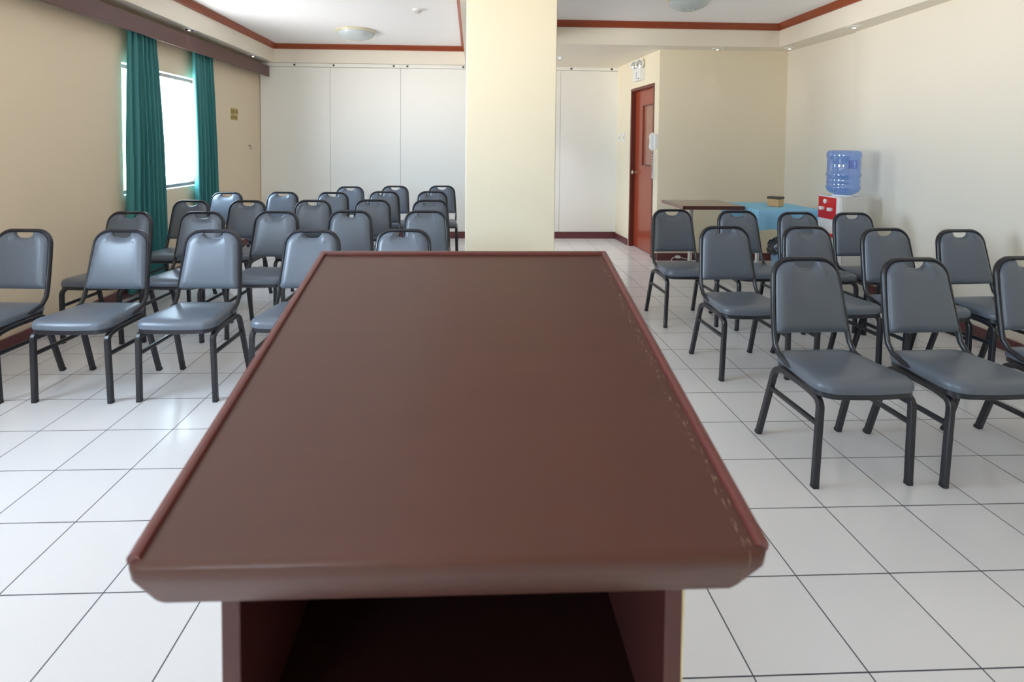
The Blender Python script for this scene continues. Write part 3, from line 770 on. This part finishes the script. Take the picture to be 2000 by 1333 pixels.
for a, b in zip(loops, loops[1:]):
    for i in range(len(a)): bm.faces.new((a[i], a[(i+1) % len(a)], b[(i+1) % len(a)], b[i]))
f = bm.faces.new(loops[0]); bmesh.ops.triangulate(bm, faces=[f])
tag(obj('tablecloth', bm, CLOTH), 'light blue cloth draped over the table beside the dispenser', 'tablecloth')
b = empty('wooden_box', (3.06, 5.14, .741), rz=.55, label='small light wicker box with a dark lid on the blue cloth', cat='box')
obj('body', boxm(-.055, .055, -.055, .055, 0, .075), BOXW, b, smooth=False, bevel=.003)
obj('lid', boxm(-.058, .058, -.058, .058, .075, .098), BOXL, b, smooth=False, bevel=.003)
# bin with bag, under the cloth's front edge
bn = empty('waste_bin', (2.86, 4.62, 0), label='pale blue waste bin under the blue-clothed table', cat='bin')
obj('bin_body', lathe(bmesh.new(), [(.085, 0), (.10, .01), (.128, .44), (.132, .45), (.120, .45)], 32), BINM, bn)
bm = bmesh.new(); lathe(bm, [(.110, .36), (.142, .37), (.150, .40), (.150, .44), (.142, .468), (.120, .476), (.10, .50), (.06, .512), (.02, .50)], 48)
for v_ in bm.verts:
    a = math.atan2(v_.co.y, v_.co.x); k = 1+.06*math.sin(a*11+v_.co.z*60)+.03*math.sin(a*23+v_.co.z*90)
    v_.co.x *= k; v_.co.y *= k; v_.co.z += .008*math.sin(a*9)
o = obj('bin_liner', bm, BAG, bn); o['label'] = 'crumpled black plastic liner'
# white flex with plug on the floor by the baseboard
fx = empty('extension_cord', (2.36, 5.93, 0), label='white flex with plug lying by the baseboard under the brown table', cat='cord')
lobj(fx, 'flex', sweep(bmesh.new(), rounded([(2.25, 5.80, .006), (2.30, 5.90, .006), (2.33, 5.93, .05), (2.40, 5.95, .05), (2.50, 5.94, .03), (2.60, 5.92, .006), (2.80, 5.93, .006)], [.04]*5, 6), .008, .008, 8, 2), WHITEP)
lobj(fx, 'plug', boxm(2.375, 2.425, 5.935, 5.965, .035, .065), WHITEP, smooth=False, bevel=.004)

# ------------------------------------------------------------------ water dispenser
wdp = empty('water_dispenser', (3.31, 4.535, 0), label='white and red water dispenser standing against the right wall', cat='water dispenser')
X0, X1, Y0, Y1, ZT = 3.18, 3.44, 4.40, 4.67, .905
lobj(wdp, 'body', boxm(X0+.045, X1, Y0, Y1, .02, ZT), OFFW, smooth=False, bevel=.01, seg=3)
front = lobj(wdp, 'front_cover', boxm(X0, X0+.046, Y0, Y1, .02, ZT), WHITEP, smooth=False, bevel=.012, seg=3)
def fobj(par, name, bm, m, **k):
    bmesh.ops.translate(bm, vec=-Vector(wdp.location), verts=bm.verts); return obj(name, bm, m, par, **k)
o = fobj(front, 'control_panel', boxm(X0-.006, X0+.002, Y0+.03, Y1-.012, .70, .895), RED, smooth=False, bevel=.004); o['label'] = 'red control panel'
fobj(front, 'dial', lathe(bmesh.new(), [(.020, 0), (.020, -.010), (.012, -.012), (.003, -.012)], 20, (X0-.006, Y0+.16, .855), 'X'), WHITEP)
for y in (Y0+.085, Y0+.19):
    fobj(front, 'tap', boxm(X0-.036, X0-.004, y-.02, y+.02, .775, .805), WHITEP, smooth=False, bevel=.005)
o = fobj(front, 'drip_tray', boxm(X0-.05, X0+.004, Y0+.05, Y1-.05, .545, .575), RED, smooth=False, bevel=.004); o['label'] = 'small red drip tray'
for x in (X0+.02, X1-.03):
    for y in (Y0+.03, Y1-.03): lobj(wdp, 'foot', lathe(bmesh.new(), [(.016, 0), (.016, .022)], 12, (x, y, 0)), CAP)
lobj(wdp, 'bottle_collar', lathe(bmesh.new(), [(.085, ZT-.002), (.082, ZT+.012), (.07, ZT+.016), (.05, ZT+.006)], 32, (3.31, 4.535, 0)), WHITEP)
wb = empty('water_bottle', (3.31, 4.535, ZT+.021), label='large blue water bottle upside down on the dispenser', cat='water bottle')
prof = [(.027, -.006), (.06, -.003), (.098, .006), (.118, .022), (.127, .040), (.131, .050), (.133, .058), (.131, .066), (.1265, .072), (.1265, .104), (.1285, .108), (.1265, .112), (.1265, .150),
        (.132, .158), (.1335, .170), (.132, .182), (.1265, .190), (.1265, .318), (.132, .328), (.133, .340), (.1315, .362), (.124, .379), (.105, .387), (.036, .386)]
obj('shell', lathe(bmesh.new(), prof, 56), BOTTLE, wb)
hb = boxm(.072, .102, -.045, .045, .22, .30)
o = obj('handle', hb, glass_mat('dark_blue_handle_plastic', (.4, .5, .85, 1), .1, .3, L(80, 116, 210)), wb, smooth=False, bevel=.012); o['label'] = 'dark blue moulded grip'
